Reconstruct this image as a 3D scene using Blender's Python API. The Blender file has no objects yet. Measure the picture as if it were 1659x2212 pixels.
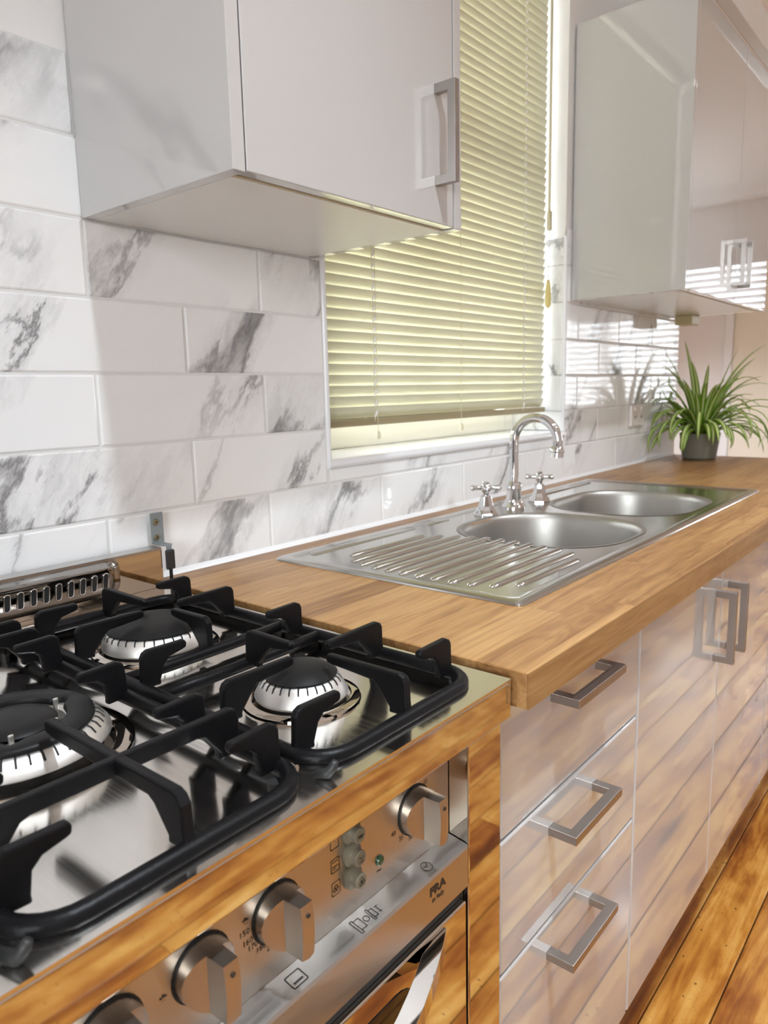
import bpy, bmesh, math, random
from mathutils import Vector, Matrix

# ------------------------------------------------------------------ camera, world, light, exposure
SC = bpy.context.scene
COL = SC.collection
R = math.radians

cam_d = bpy.data.cameras.new('camera')
cam = bpy.data.objects.new('camera', cam_d)
COL.objects.link(cam)
CAMP = Vector((-0.5908, -0.9408, 1.1685))
_rt = Vector((0.63719, -0.77038, -0.02231))
_up = Vector((0.14070, 0.08781, 0.98615))
_fw = Vector((0.75775, 0.63151, -0.16435))
_m = Matrix((( _rt.x, _up.x, -_fw.x), (_rt.y, _up.y, -_fw.y), (_rt.z, _up.z, -_fw.z))).to_4x4()
_m.translation = CAMP
cam.matrix_world = _m
cam_d.sensor_fit = 'HORIZONTAL'
cam_d.sensor_width = 36.0
cam_d.lens = 36.0 * 1573.3 / 1659.0
cam_d.clip_start = 0.02
cam_d.dof.use_dof = True
cam_d.dof.focus_distance = 0.75
cam_d.dof.aperture_fstop = 13.0
SC.camera = cam

w = bpy.data.worlds.new('daylight')
SC.world = w
w.use_nodes = True
w.node_tree.nodes['Background'].inputs[0].default_value = (0.90, 0.96, 1.0, 1)
w.node_tree.nodes['Background'].inputs[1].default_value = 14.0

SC.view_settings.view_transform = 'Standard'
SC.view_settings.look = 'None'
SC.view_settings.exposure = 0.40
SC.view_settings.gamma = 1.0
SC.view_settings.use_curve_mapping = False

CEIL = 2.48
LIGHTS = [  # x, y, power, radius : ceiling downlights
    (-0.11, -1.08, 108, .04), (1.40, -1.20, 90, .04), (0.88, -1.65, 50, .04),
    (-1.35, -2.1, 60, .045), (3.9, -1.9, 100, .045), (3.9, 0.7, 380, .045)]
for i, (lx, ly, pw, lr) in enumerate(LIGHTS):
    ld = bpy.data.lights.new('downlight_lamp', 'SPOT')
    ld.spot_size = R(118)
    ld.spot_blend = 1.0
    ld.shadow_soft_size = lr
    ld.energy = pw
    ld.color = (0.83, 0.92, 1.0)
    lo = bpy.data.objects.new('downlight_lamp', ld)
    COL.objects.link(lo)
    lo.location = (lx, ly, CEIL - 0.012)
# daylight enters by the windows only; portals guide the sampling of the sky through their openings
for px, py, pz, sx, sz, rot in ((0.8655, .235, 1.67, .96, 1.26, (R(90), 0, R(180))), (5.69, -1.685, 1.515, 1.33, 1.13, (R(90), 0, R(90))), (-2.39, -1.75, 1.525, 1.4, 1.15, (R(90), 0, R(-90)))):
    ld = bpy.data.lights.new('sky_portal', 'AREA')
    ld.shape = 'RECTANGLE'
    ld.size, ld.size_y = sx, sz
    ld.cycles.is_portal = True
    lo = bpy.data.objects.new('sky_portal', ld)
    COL.objects.link(lo)
    lo.location = (px, py, pz)
    lo.rotation_euler = rot

# ------------------------------------------------------------------ helpers
def tag(o, label, cat, group=None):
    o['label'] = label
    o['category'] = cat
    if group: o['group'] = group
    return o

def struct(o):
    o['kind'] = 'structure'
    return o

def empty(name, loc=(0, 0, 0), rz=0):
    o = bpy.data.objects.new(name, None)
    o.empty_display_size = 0.05
    COL.objects.link(o)
    o.location = loc
    o.rotation_euler = (0, 0, rz)
    return o

def obj(name, me, mat=None, parent=None, loc=None, smooth=False, bevel=None, rot=None):
    if isinstance(me, bmesh.types.BMesh):
        bm = me
        me = bpy.data.meshes.new(name)
        bmesh.ops.recalc_face_normals(bm, faces=bm.faces[:])
        bm.to_mesh(me)
        bm.free()
    if mat is not None and not me.materials:
        me.materials.append(mat)
    if smooth:
        for p in me.polygons: p.use_smooth = True
        if smooth is not True:
            me.set_sharp_from_angle(angle=R(smooth))
    o = bpy.data.objects.new(name, me)
    COL.objects.link(o)
    if parent is not None: o.parent = parent
    if loc is not None: o.location = loc
    if rot is not None: o.rotation_euler = rot
    if bevel:
        b = o.modifiers.new('bevel', 'BEVEL')
        b.width = bevel
        b.segments = 2
        b.limit_method = 'ANGLE'
        b.angle_limit = R(40)
    return o

def box(bm, x0, x1, y0, y1, z0, z1):
    v = [bm.verts.new(p) for p in ((x0, y0, z0), (x1, y0, z0), (x1, y1, z0), (x0, y1, z0),
                                   (x0, y0, z1), (x1, y0, z1), (x1, y1, z1), (x0, y1, z1))]
    for f in ((0, 3, 2, 1), (4, 5, 6, 7), (0, 1, 5, 4), (1, 2, 6, 5), (2, 3, 7, 6), (3, 0, 4, 7)):
        bm.faces.new([v[i] for i in f])

def boxm(*a):
    bm = bmesh.new()
    box(bm, *a)
    return bm

def rrect(x0, x1, y0, y1, r, n=6):
    pts = []
    for cx, cy, a0 in ((x1 - r, y1 - r, 0), (x0 + r, y1 - r, 90), (x0 + r, y0 + r, 180), (x1 - r, y0 + r, 270)):
        for k in range(n + 1):
            a = R(a0 + 90 * k / n)
            pts.append((cx + r * math.cos(a), cy + r * math.sin(a)))
    return pts

def loft(bm, rings, close=True, cap0=False, cap1=False):
    vs = [[bm.verts.new(p) for p in ring] for ring in rings]
    n = len(vs[0])
    for a, b in zip(vs, vs[1:]):
        for i in range(n if close else n - 1):
            j = (i + 1) % n
            bm.faces.new((a[i], a[j], b[j], b[i]))
    if cap0: bm.faces.new(vs[0][::-1])
    if cap1: bm.faces.new(vs[-1])
    return vs

def lathe(prof, n=32, cx=0, cy=0, bm=None):
    bm = bm or bmesh.new()
    rings = []
    for r, z in prof:
        r = max(r, 1e-5)
        rings.append([(cx + r * math.cos(2 * math.pi * k / n), cy + r * math.sin(2 * math.pi * k / n), z) for k in range(n)])
    loft(bm, rings, True, True, True)
    return bm

def plate(outer, holes, z0, z1):
    """flat sheet with holes between z0 and z1 (2-d loops)"""
    bm = bmesh.new()
    edges = []
    loops = []
    for lp in [outer] + holes:
        vs = [bm.verts.new((p[0], p[1], z1)) for p in lp]
        loops.append(vs)
        for i in range(len(vs)):
            edges.append(bm.edges.new((vs[i], vs[(i + 1) % len(vs)])))
    bmesh.ops.triangle_fill(bm, use_beauty=True, use_dissolve=False, edges=edges)
    top = bm.faces[:]
    low = {v: bm.verts.new((v.co.x, v.co.y, z0)) for lp in loops for v in lp}
    for f in top:
        bm.faces.new([low[v] for v in reversed(f.verts[:])])
    for lp in loops:
        for i in range(len(lp)):
            a, b = lp[i], lp[(i + 1) % len(lp)]
            bm.faces.new((a, b, low[b], low[a]))
    return bm

def tube(path, r, n=10, closed=False, bm=None, sx=1.0):
    bm = bm or bmesh.new()
    P = [Vector(p) for p in path]
    m = len(P)
    up = None
    rings = []
    for i in range(m):
        a = P[(i - 1) % m] if (closed or i > 0) else P[i]
        b = P[(i + 1) % m] if (closed or i < m - 1) else P[i]
        t = (b - a).normalized()
        if up is None:
            up = Vector((0, 0, 1)) if abs(t.z) < .9 else Vector((0, 1, 0))
        s = t.cross(up).normalized()
        up = s.cross(t).normalized()
        rr = r[i] if isinstance(r, (list, tuple)) else r
        rings.append([P[i] + s * (sx * rr * math.cos(2 * math.pi * k / n)) + up * (rr * math.sin(2 * math.pi * k / n)) for k in range(n)])
    if closed:
        rings.append(rings[0])
        vs = [[bm.verts.new(p) for p in ring] for ring in rings[:-1]]
        for i in range(m):
            a, b = vs[i], vs[(i + 1) % m]
            for k in range(n):
                bm.faces.new((a[k], a[(k + 1) % n], b[(k + 1) % n], b[k]))
    else:
        loft(bm, rings, True, True, True)
    return bm

def prism(poly, axis, a0, a1, bm=None):
    """extrude a 2-d polygon; axis 'x': poly is (y,z); 'y': (x,z); 'z': (x,y)"""
    bm = bm or bmesh.new()
    def mk(p, a):
        return {'x': (a, p[0], p[1]), 'y': (p[0], a, p[1]), 'z': (p[0], p[1], a)}[axis]
    A = [bm.verts.new(mk(p, a0)) for p in poly]
    B = [bm.verts.new(mk(p, a1)) for p in poly]
    n = len(poly)
    bm.faces.new(A[::-1])
    bm.faces.new(B)
    for i in range(n):
        bm.faces.new((A[i], A[(i + 1) % n], B[(i + 1) % n], B[i]))
    return bm

def copy_tree(o, parent=None):
    c = o.copy()
    COL.objects.link(c)
    if parent is not None: c.parent = parent
    for ch in list(o.children):
        copy_tree(ch, c)
    return c

# ------------------------------------------------------------------ materials
class NT:
    def __init__(s, name):
        s.m = bpy.data.materials.new(name)
        s.m.use_nodes = True
        s.t = s.m.node_tree
        s.b = s.t.nodes['Principled BSDF']
    def n(s, typ, **kw):
        nd = s.t.nodes.new(typ)
        for k, v in kw.items():
            if k.startswith('i_'):
                key = k[2:]
                key = int(key) if key.isdigit() else key.replace('_', ' ')
                if hasattr(v, 'is_output') or isinstance(v, bpy.types.NodeSocket): s.t.links.new(v, nd.inputs[key])
                else: nd.inputs[key].default_value = v
            else: setattr(nd, k, v)
        return nd
    def math(s, op, a, b=0.0, c=None, clamp=False):
        nd = s.t.nodes.new('ShaderNodeMath')
        nd.operation = op
        nd.use_clamp = clamp
        for i, v in enumerate((a, b, c)):
            if v is None: continue
            if isinstance(v, bpy.types.NodeSocket): s.t.links.new(v, nd.inputs[i])
            else: nd.inputs[i].default_value = v
        return nd.outputs[0]
    def ramp(s, fac, stops, interp='LINEAR'):
        nd = s.t.nodes.new('ShaderNodeValToRGB')
        nd.color_ramp.interpolation = interp
        el = nd.color_ramp.elements
        while len(el) < len(stops): el.new(0.5)
        for e, (p, c) in zip(el, stops):
            e.position = p
            e.color = (*c, 1) if len(c) == 3 else c
        s.t.links.new(fac, nd.inputs[0])
        return nd.outputs[0]
    def mix(s, fac, a, b, typ='MIX'):
        nd = s.t.nodes.new('ShaderNodeMix')
        nd.data_type = 'RGBA'
        nd.blend_type = typ
        for i, v in ((0, fac), (6, a), (7, b)):
            if isinstance(v, bpy.types.NodeSocket): s.t.links.new(v, nd.inputs[i])
            elif i == 0: nd.inputs[0].default_value = v
            else: nd.inputs[i].default_value = (*v, 1)
        return nd.outputs[2]
    def set(s, **kw):
        for k, v in kw.items():
            k = k.replace('_', ' ')
            if isinstance(v, bpy.types.NodeSocket): s.t.links.new(v, s.b.inputs[k])
            else: s.b.inputs[k].default_value = (*v, 1) if isinstance(v, tuple) and len(v) == 3 else v
        return s
    def bump(s, h, strength=.2, dist=.001):
        nd = s.n('ShaderNodeBump', i_Height=h, i_Strength=strength, i_Distance=dist)
        s.t.links.new(nd.outputs[0], s.b.inputs['Normal'])
        return nd
    def obj_co(s, scale=(1, 1, 1), rot=(0, 0, 0), rand=0.0):
        tc = s.n('ShaderNodeTexCoord')
        v = tc.outputs['Object']
        if rand:
            oi = s.n('ShaderNodeObjectInfo')
            mm = s.n('ShaderNodeVectorMath', operation='SCALE')
            cb = s.n('ShaderNodeCombineXYZ')
            s.t.links.new(oi.outputs['Random'], cb.inputs[0])
            s.t.links.new(s.math('MULTIPLY', s.math('FRACT', s.math('MULTIPLY', oi.outputs['Random'], 17.31)), 1.0), cb.inputs[1])
            s.t.links.new(s.math('FRACT', s.math('MULTIPLY', oi.outputs['Random'], 57.77)), cb.inputs[2])
            s.t.links.new(cb.outputs[0], mm.inputs[0])
            mm.inputs['Scale'].default_value = rand
            ad = s.n('ShaderNodeVectorMath', operation='ADD')
            s.t.links.new(v, ad.inputs[0])
            s.t.links.new(mm.outputs[0], ad.inputs[1])
            v = ad.outputs[0]
        mp = s.n('ShaderNodeMapping')
        mp.inputs['Scale'].default_value = scale
        mp.inputs['Rotation'].default_value = rot
        s.t.links.new(v, mp.inputs[0])
        return mp.outputs[0]

def plain(name, col, rough=.5, metal=0.0, spec=.5, coat=0.0, bump=None, **kw):
    m = NT(name)
    m.set(Base_Color=col, Roughness=rough, Metallic=metal, Specular_IOR_Level=spec, Coat_Weight=coat, **kw)
    if coat: m.set(Coat_Roughness=0.008, Coat_IOR=1.6)
    # fine procedural variation so that no surface is perfectly uniform
    nz = m.n('ShaderNodeTexNoise', i_Vector=m.obj_co(), i_Scale=bump[0] if bump else 60.0, i_Detail=3.0)
    m.t.links.new(m.math('MULTIPLY_ADD', nz.outputs['Fac'], .05, rough - .025, clamp=True), m.b.inputs['Roughness'])
    if bump: m.bump(nz.outputs['Fac'], bump[1], bump[2])
    return m.m

def mat_marble():
    m = NT('marble_tile')
    co = m.obj_co(scale=(1, 1, 1), rand=13.0)
    # lean the veins: stretch along a diagonal of the tile face (x,z)
    mr = m.n('ShaderNodeMapping', i_Vector=co)
    mr.inputs['Rotation'].default_value = (0, R(-33), 0)
    mp = m.n('ShaderNodeMapping', i_Vector=mr.outputs[0])
    mp.inputs['Scale'].default_value = (1.0, 1.0, .36)
    v = mp.outputs[0]
    warp = m.n('ShaderNodeTexNoise', i_Vector=v, i_Scale=10.0, i_Detail=6.0, i_Roughness=.66)
    wv = m.n('ShaderNodeVectorMath', operation='SCALE')
    m.t.links.new(warp.outputs['Color'], wv.inputs[0])
    wv.inputs['Scale'].default_value = .16
    ad = m.n('ShaderNodeVectorMath', operation='ADD')
    m.t.links.new(v, ad.inputs[0])
    m.t.links.new(wv.outputs[0], ad.inputs[1])
    n1 = m.n('ShaderNodeTexNoise', i_Vector=ad.outputs[0], i_Scale=4.2, i_Detail=1.0)
    a = m.math('ABSOLUTE', m.math('SUBTRACT', n1.outputs['Fac'], .5))
    thin = m.math('SUBTRACT', 1.0, m.math('MULTIPLY', a, 46.0), clamp=True)
    wide = m.math('SUBTRACT', 1.0, m.math('MULTIPLY', a, 12.0), clamp=True)
    msk = m.n('ShaderNodeTexNoise', i_Vector=v, i_Scale=6.0, i_Detail=2.0)
    mk = m.math('MULTIPLY', m.math('SUBTRACT', msk.outputs['Fac'], .40), 5.5, clamp=True)
    gr = m.n('ShaderNodeTexNoise', i_Vector=ad.outputs[0], i_Scale=38.0, i_Detail=4.0, i_Roughness=.7)
    mottled = m.math('MULTIPLY', m.math('MULTIPLY', wide, mk), m.math('MULTIPLY_ADD', gr.outputs['Fac'], 2.2, -.62, clamp=True))
    cloud = m.n('ShaderNodeTexNoise', i_Vector=v, i_Scale=3.0, i_Detail=3.0)
    c0 = m.ramp(cloud.outputs['Fac'], [(.3, (.84, .84, .845)), (.65, (.88, .88, .88))])
    c1 = m.mix(m.math('MULTIPLY', mottled, .85, clamp=True), c0, (.40, .395, .40))
    c2 = m.mix(m.math('MULTIPLY', m.math('MULTIPLY', thin, m.math('MULTIPLY_ADD', mk, .85, .10)), .9, clamp=True), c1, (.17, .165, .17))
    m.set(Base_Color=c2, Roughness=.07, Specular_IOR_Level=.5)
    wob = m.n('ShaderNodeTexNoise', i_Vector=co, i_Scale=14.0, i_Detail=1.0)
    m.bump(wob.outputs['Fac'], .12, .002)
    return m.m

def mat_worktop(bw=.43, nm='oak_block_laminate', shade_mul=1.0):
    m = NT(nm)
    co = m.obj_co()
    br = m.n('ShaderNodeTexBrick', i_Vector=co, i_Color1=(0, 0, 0, 1), i_Color2=(1, 1, 1, 1), i_Mortar=(.5, .5, .5, 1),
             i_Scale=1.0, i_Mortar_Size=0.0, i_Bias=0.0, i_Brick_Width=bw, i_Row_Height=.047)
    br.offset = .37
    br.offset_frequency = 1
    br.squash = .7
    br.squash_frequency = 3
    sh = m.n('ShaderNodeSeparateColor')
    m.t.links.new(br.outputs['Color'], sh.inputs[0])
    tone = sh.outputs[0]
    mp = m.n('ShaderNodeMapping', i_Vector=co)
    mp.inputs['Scale'].default_value = (5.0, 110, 110)
    g1 = m.n('ShaderNodeTexNoise', noise_dimensions='4D', i_Vector=mp.outputs[0], i_W=m.math('MULTIPLY', tone, 23.0), i_Scale=1.0, i_Detail=6.0, i_Roughness=.62, i_Distortion=.5)
    mp2 = m.n('ShaderNodeMapping', i_Vector=co)
    mp2.inputs['Scale'].default_value = (2.6, 16, 16)
    g2 = m.n('ShaderNodeTexNoise', noise_dimensions='4D', i_Vector=mp2.outputs[0], i_W=m.math('MULTIPLY', tone, 41.0), i_Scale=1.0, i_Detail=2.0, i_Distortion=1.2)
    rings = m.math('SINE', m.math('MULTIPLY', g2.outputs['Fac'], 60.0))
    f = m.math('ADD', m.math('MULTIPLY', g1.outputs['Fac'], .75), m.math('MULTIPLY', rings, .035))
    f = m.math('ADD', f, m.math('MULTIPLY', m.math('SUBTRACT', tone, .5), .20))
    c = m.ramp(f, [(p, tuple(v * shade_mul for v in q)) for p, q in [(.14, (.17, .074, .026)), (.34, (.32, .16, .058)), (.52, (.44, .245, .096)), (.74, (.54, .33, .15))]])
    m.set(Base_Color=c, Roughness=.36, Specular_IOR_Level=.4)
    m.bump(g1.outputs['Fac'], .12, .0006)
    return m.m

def mat_pine():
    m = NT('varnished_pine')
    co = m.obj_co(rand=31.0)
    mp = m.n('ShaderNodeMapping', i_Vector=co)
    mp.inputs['Scale'].default_value = (1.1, 9, 9)
    kn = m.n('ShaderNodeTexVoronoi', i_Vector=mp.outputs[0], i_Scale=1.15, i_Randomness=1.0)
    kd = kn.outputs['Distance']
    mp2 = m.n('ShaderNodeMapping', i_Vector=co)
    mp2.inputs['Scale'].default_value = (1.5, 42, 42)
    g = m.n('ShaderNodeTexNoise', i_Vector=mp2.outputs[0], i_Scale=1.0, i_Detail=6.0, i_Roughness=.65, i_Distortion=.4)
    mp3 = m.n('ShaderNodeMapping', i_Vector=co)
    mp3.inputs['Scale'].default_value = (1.8, 11, 11)
    big = m.n('ShaderNodeTexNoise', i_Vector=mp3.outputs[0], i_Scale=1.0, i_Detail=4.0, i_Roughness=.55, i_Distortion=.6)
    lines = m.math('SINE', m.math('ADD', m.math('MULTIPLY', big.outputs['Fac'], 46.0), m.math('MULTIPLY', kd, 16.0)))
    oi = m.n('ShaderNodeObjectInfo')
    f = m.math('ADD', m.math('MULTIPLY', g.outputs['Fac'], .40), m.math('MULTIPLY', big.outputs['Fac'], .60))
    pat = m.n('ShaderNodeTexNoise', i_Vector=m.obj_co(scale=(1, 2.2, 1), rand=31.0), i_Scale=5.0, i_Detail=4.0, i_Roughness=.6)
    f = m.math('ADD', f, m.math('MULTIPLY', m.math('SUBTRACT', pat.outputs['Fac'], .5), .42))
    f = m.math('ADD', f, m.math('MULTIPLY', lines, .022))
    f = m.math('ADD', f, m.math('MULTIPLY', m.math('SUBTRACT', oi.outputs['Random'], .5), .14))
    c = m.ramp(f, [(.30, (.10, .022, .004)), (.42, (.25, .075, .010)), (.53, (.44, .185, .030)), (.66, (.64, .36, .095)), (.80, (.74, .50, .20))])
    knot = m.math('SUBTRACT', 1.0, m.math('MULTIPLY', kd, 5.0), clamp=True)
    c = m.mix(m.math('MULTIPLY', knot, 1.3, clamp=True), c, (.085, .018, .004))
    sp = m.n('ShaderNodeTexVoronoi', i_Vector=co, i_Scale=42.0)
    spot = m.math('MULTIPLY', m.math('LESS_THAN', sp.outputs['Distance'], .11), m.math('GREATER_THAN', big.outputs['Fac'], .52))
    c = m.mix(m.math('MULTIPLY', spot, .85), c, (.05, .02, .006))
    s2 = m.n('ShaderNodeTexVoronoi', i_Vector=m.obj_co(scale=(1, 1.8, 1), rand=31.0), i_Scale=75.0)
    spk = m.math('MULTIPLY', m.math('LESS_THAN', s2.outputs['Distance'], .12), m.math('GREATER_THAN', pat.outputs['Fac'], .5))
    c = m.mix(m.math('MULTIPLY', spk, .6), c, (.09, .035, .008))
    rf = m.math('MULTIPLY_ADD', big.outputs['Fac'], .2, .14)
    m.set(Base_Color=c, Roughness=rf, Specular_IOR_Level=.5, Coat_Weight=.35, Coat_Roughness=.12)
    m.bump(g.outputs['Fac'], .1, .001)
    return m.m

def mat_steel(name, col, rough, aniso=(220, 2, 220), amount=.12, wav=0.0, spec=1.0):
    m = NT(name)
    co = m.obj_co()
    mp = m.n('ShaderNodeMapping', i_Vector=co)
    mp.inputs['Scale'].default_value = aniso
    nz = m.n('ShaderNodeTexNoise', i_Vector=mp.outputs[0], i_Scale=1.0, i_Detail=4.0, i_Roughness=.6)
    m.set(Base_Color=col, Metallic=1.0)
    rf = m.math('MULTIPLY_ADD', m.math('SUBTRACT', nz.outputs['Fac'], .5), amount, rough, clamp=True)
    m.set(Roughness=rf)
    if wav:
        n2 = m.n('ShaderNodeTexNoise', i_Vector=co, i_Scale=wav, i_Detail=1.0)
        m.bump(n2.outputs['Fac'], .12, .004)
    return m.m

def mat_slat():
    m = NT('cream_blind_slat')
    m.set(Base_Color=(.66, .62, .43), Roughness=.35)
    nz = m.n('ShaderNodeTexNoise', i_Vector=m.obj_co(scale=(3, 30, 30)), i_Scale=2.0)
    c = m.ramp(nz.outputs['Fac'], [(.3, (.52, .50, .38)), (.7, (.58, .56, .44))])
    m.t.links.new(c, m.b.inputs['Base Color'])
    tr = m.n('ShaderNodeBsdfTranslucent')
    tr.inputs[0].default_value = (.80, .74, .38, 1)
    mx = m.n('ShaderNodeMixShader')
    mx.inputs[0].default_value = .03
    m.t.links.new(m.b.outputs[0], mx.inputs[1])
    m.t.links.new(tr.outputs[0], mx.inputs[2])
    m.t.links.new(mx.outputs[0], m.t.nodes['Material Output'].inputs[0])
    return m.m

def mat_glass():
    m = NT('window_glass')
    tr = m.n('ShaderNodeBsdfTransparent')
    gl = m.n('ShaderNodeBsdfGlossy')
    gl.inputs['Roughness'].default_value = .02
    fr = m.n('ShaderNodeFresnel')
    fr.inputs[0].default_value = 1.45
    mx = m.n('ShaderNodeMixShader')
    m.t.links.new(fr.outputs[0], mx.inputs[0])
    m.t.links.new(tr.outputs[0], mx.inputs[1])
    m.t.links.new(gl.outputs[0], mx.inputs[2])
    m.t.links.new(mx.outputs[0], m.t.nodes['Material Output'].inputs[0])
    return m.m

def mat_leaf():
    m = NT('striped_leaf')
    uv = m.n('ShaderNodeUVMap')
    sp = m.n('ShaderNodeSeparateXYZ')
    m.t.links.new(uv.outputs[0], sp.inputs[0])
    d = m.math('ABSOLUTE', m.math('SUBTRACT', sp.outputs[0], .5))
    nz = m.n('ShaderNodeTexNoise', i_Vector=m.obj_co(scale=(30, 30, 30)), i_Scale=1.0)
    d = m.math('ADD', d, m.math('MULTIPLY', m.math('SUBTRACT', nz.outputs['Fac'], .5), .10))
    c = m.ramp(d, [(.09, (.78, .80, .46)), (.16, (.38, .53, .08)), (.34, (.25, .42, .035)), (.5, (.16, .32, .022))])
    m.set(Base_Color=c, Roughness=.4)
    tr = m.n('ShaderNodeBsdfTranslucent')
    m.t.links.new(c, tr.inputs[0])
    mx = m.n('ShaderNodeMixShader')
    mx.inputs[0].default_value = .3
    m.t.links.new(m.b.outputs[0], mx.inputs[1])
    m.t.links.new(tr.outputs[0], mx.inputs[2])
    m.t.links.new(mx.outputs[0], m.t.nodes['Material Output'].inputs[0])
    return m.m

def mat_lamp():
    m = NT('lamp_lens')
    m.set(Base_Color=(.9, .9, .9), Emission_Color=(1, .98, .95), Emission_Strength=14.0)
    return m.m

M = dict(
    plaster=plain('painted_plaster', (.82, .80, .79), .55, bump=(45, .12, .004)),
    ceilingp=plain('ceiling_paint', (.80, .78, .77), .7, bump=(60, .08, .003)),
    bluewall=plain('cream_door_paint', (.80, .75, .64), .4),
    grout=plain('grout', (.74, .73, .72), .75, bump=(300, .3, .001)),
    trimw=plain('white_gloss_trim', (.82, .82, .84), .18),
    gloss=plain('white_gloss_lacquer', (.49, .475, .465), .035, coat=1.0, spec=.75),
    satin=plain('white_melamine', (.76, .755, .735), .22, bump=(25, .03, .002)),
    chip=plain('raw_particle_edge', (.62, .56, .40), .8, bump=(400, .6, .001)),
    sealant=plain('white_silicone', (.85, .85, .85), .3),
    handle=mat_steel('brushed_nickel', (.42, .39, .365), .36, (300, 300, 8), .15),
    mirror=mat_steel('polished_steel', (.66, .60, .53), .035, (30, 30, 30), .02, wav=5.0),
    steel_dark_reflection=mat_steel('polished_steel_dark_reflection', (.34, .32, .30), .04, (30, 30, 30), .02, wav=6.0),  # polished steel; dark reflections on the vent hood are put into the base colour
    hob=mat_steel('hob_steel', (.76, .73, .69), .12, (260, 3, 3), .16, wav=9.0),
    brushed=mat_steel('brushed_panel_steel', (.54, .50, .45), .33, (3, 260, 260), .14),
    ledge=mat_steel('brushed_ledge_steel', (.54, .53, .52), .33, (3, 260, 260), .25),
    knob=mat_steel('satin_knob', (.52, .46, .40), .34, (120, 120, 120), .1),
    sink=mat_steel('sink_steel', (.56, .55, .52), .17, (8, 90, 90), .12, wav=8.0),
    bowl=mat_steel('bowl_steel', (.42, .405, .38), .42, (60, 60, 60), .12),
    chrome=mat_steel('chrome', (.74, .74, .75), .035, (20, 20, 20), .01),
    alu=mat_steel('burner_aluminium', (.80, .78, .75), .44, (90, 90, 90), .2),
    zinc=plain('zinc_plate', (.25, .28, .29), .42, metal=.35),
    screw=mat_steel('brass_screw', (.38, .36, .24), .3, (80, 80, 80), .1),
    iron=plain('cast_iron_enamel', (.0045, .0042, .0048), .40, spec=.17, bump=(420, .25, .0008)),
    cap=plain('black_enamel_cap', (.010, .0095, .0095), .46, spec=.2, bump=(300, .15, .0006)),
    black=plain('black_gap', (.004, .004, .004), .6),
    rubber=plain('black_rubber', (.02, .02, .02), .5),
    glassblack=plain('black_oven_glass', (.006, .005, .005), .03, spec=.8),
    ink=plain('black_print', (.012, .011, .011), .45),
    inkfaint=plain('brown_print', (.10, .07, .05), .45),
    button=plain('beige_button', (.15, .13, .088), .5),
    green=plain('green_lens', (.006, .05, .018), .1, spec=.9),
    olive=plain('ivory_plastic', (.50, .43, .24), .45),
    tassel=plain('yellow_wood', (.70, .58, .22), .4),
    cord=plain('cream_cord', (.62, .57, .40), .7),
    rail=plain('bottom_rail_bronze', (.30, .24, .13), .35),
    frame=plain('window_frame', (.82, .80, .72), .35),
    pot=plain('woven_grey_pot', (.19, .175, .135), .5, bump=(120, .4, .002)),
    soil=plain('soil', (.03, .02, .012), .95, bump=(120, .6, .004)),
    outletw=plain('outlet_plastic', (.80, .76, .72), .3),
    marble=mat_marble(), worktop=mat_worktop(), workedge_shaded=mat_worktop(7.0, 'oak_edge_laminate_shaded', .74), pine=mat_pine(), slat=mat_slat(), glass=mat_glass(),  # edge laminate: shade on the worktop front is put into its darker colour
    leaf=mat_leaf(), lamp=mat_lamp(),
)

# ------------------------------------------------------------------ room shell
XL, XR, YF, YB2, XE = -2.3, 5.5, -3.3, 1.7, 2.31
WX0, WX1, WZ0, WZ1 = 0.384, 1.347, 1.040, 2.30      # window opening in the tiled wall
GY = .003                                            # grout / plaster face; tile faces stand at y = 0

fl = struct(obj('floor', boxm(XL - .1, XR + .1, YF - .1, YB2 + .1, -.12, -.022), M['black']))
random.seed(4)
PW = .1035
y = -.5335 - PW * 27
while y < YB2:
    y1 = y + PW
    xa = XL
    ends = sorted(random.uniform(XL + .3, XR - .3) for _ in range(2))
    if -.9 < y < -.3: ends = [-1.35, 3.4]
    for xb in ends + [XR]:
        if xb - xa > .25:
            L = xb - xa
            bm = boxm(.0008, L - .0008, .0014, PW - .0014, -.02, 0)
            o = obj('plank', bm, M['pine'], fl, (xa, y, 0), bevel=.0012)
            xa = xb
    y = y1

def wall_mesh(axis, at, a0, a1, z0, z1, th, holes=()):
    """wall plate; axis 'y': plane y=at.. at+th ; axis 'x': plane x=at..at+th"""
    bm = plate([(a0, z0), (a1, z0), (a1, z1), (a0, z1)],
               [[(h[0], h[2]), (h[1], h[2]), (h[1], h[3]), (h[0], h[3])] for h in holes], 0, th)
    for v in bm.verts:
        a, z, d = v.co
        v.co = (a, at + d, z) if axis == 'y' else (at + d, a, z)
    return bm

WTH = .24
wb = struct(obj('wall_back', wall_mesh('y', GY, XL, XE, 0, CEIL, WTH, [(WX0, WX1, WZ0, WZ1)]), M['plaster']))
struct(obj('wall_front', wall_mesh('y', YF - .1, XL, XR, 0, CEIL, .1), M['plaster']))
struct(obj('wall_left', wall_mesh('x', XL - .1, YF, GY, 0, CEIL, .1, [(-2.45, -1.05, .95, 2.10)]), M['plaster']))
w3 = struct(empty('window_fill', (XL - .05, -1.75, .95)))  # unseen window, added for soft neutral daylight fill on left-facing sides
bm = bmesh.new()
for a in ((-.7, -.64, 0, 1.15), (.64, .7, 0, 1.15), (-.64, .64, 0, .07), (-.64, .64, 1.08, 1.15), (-.03, .03, .07, 1.08)):
    box(bm, -.03, .03, a[0], a[1], a[2], a[3])
obj('window_frame', bm, M['frame'], w3)
for a, b in ((-.64, -.03), (.03, .64)): obj('pane', boxm(-.003, .003, a, b, .07, 1.08), M['glass'], w3)
E0, E1, EZ0, EZ1 = -2.35, -1.02, .95, 2.08           # window in the far end wall, seen in reflections
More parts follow.
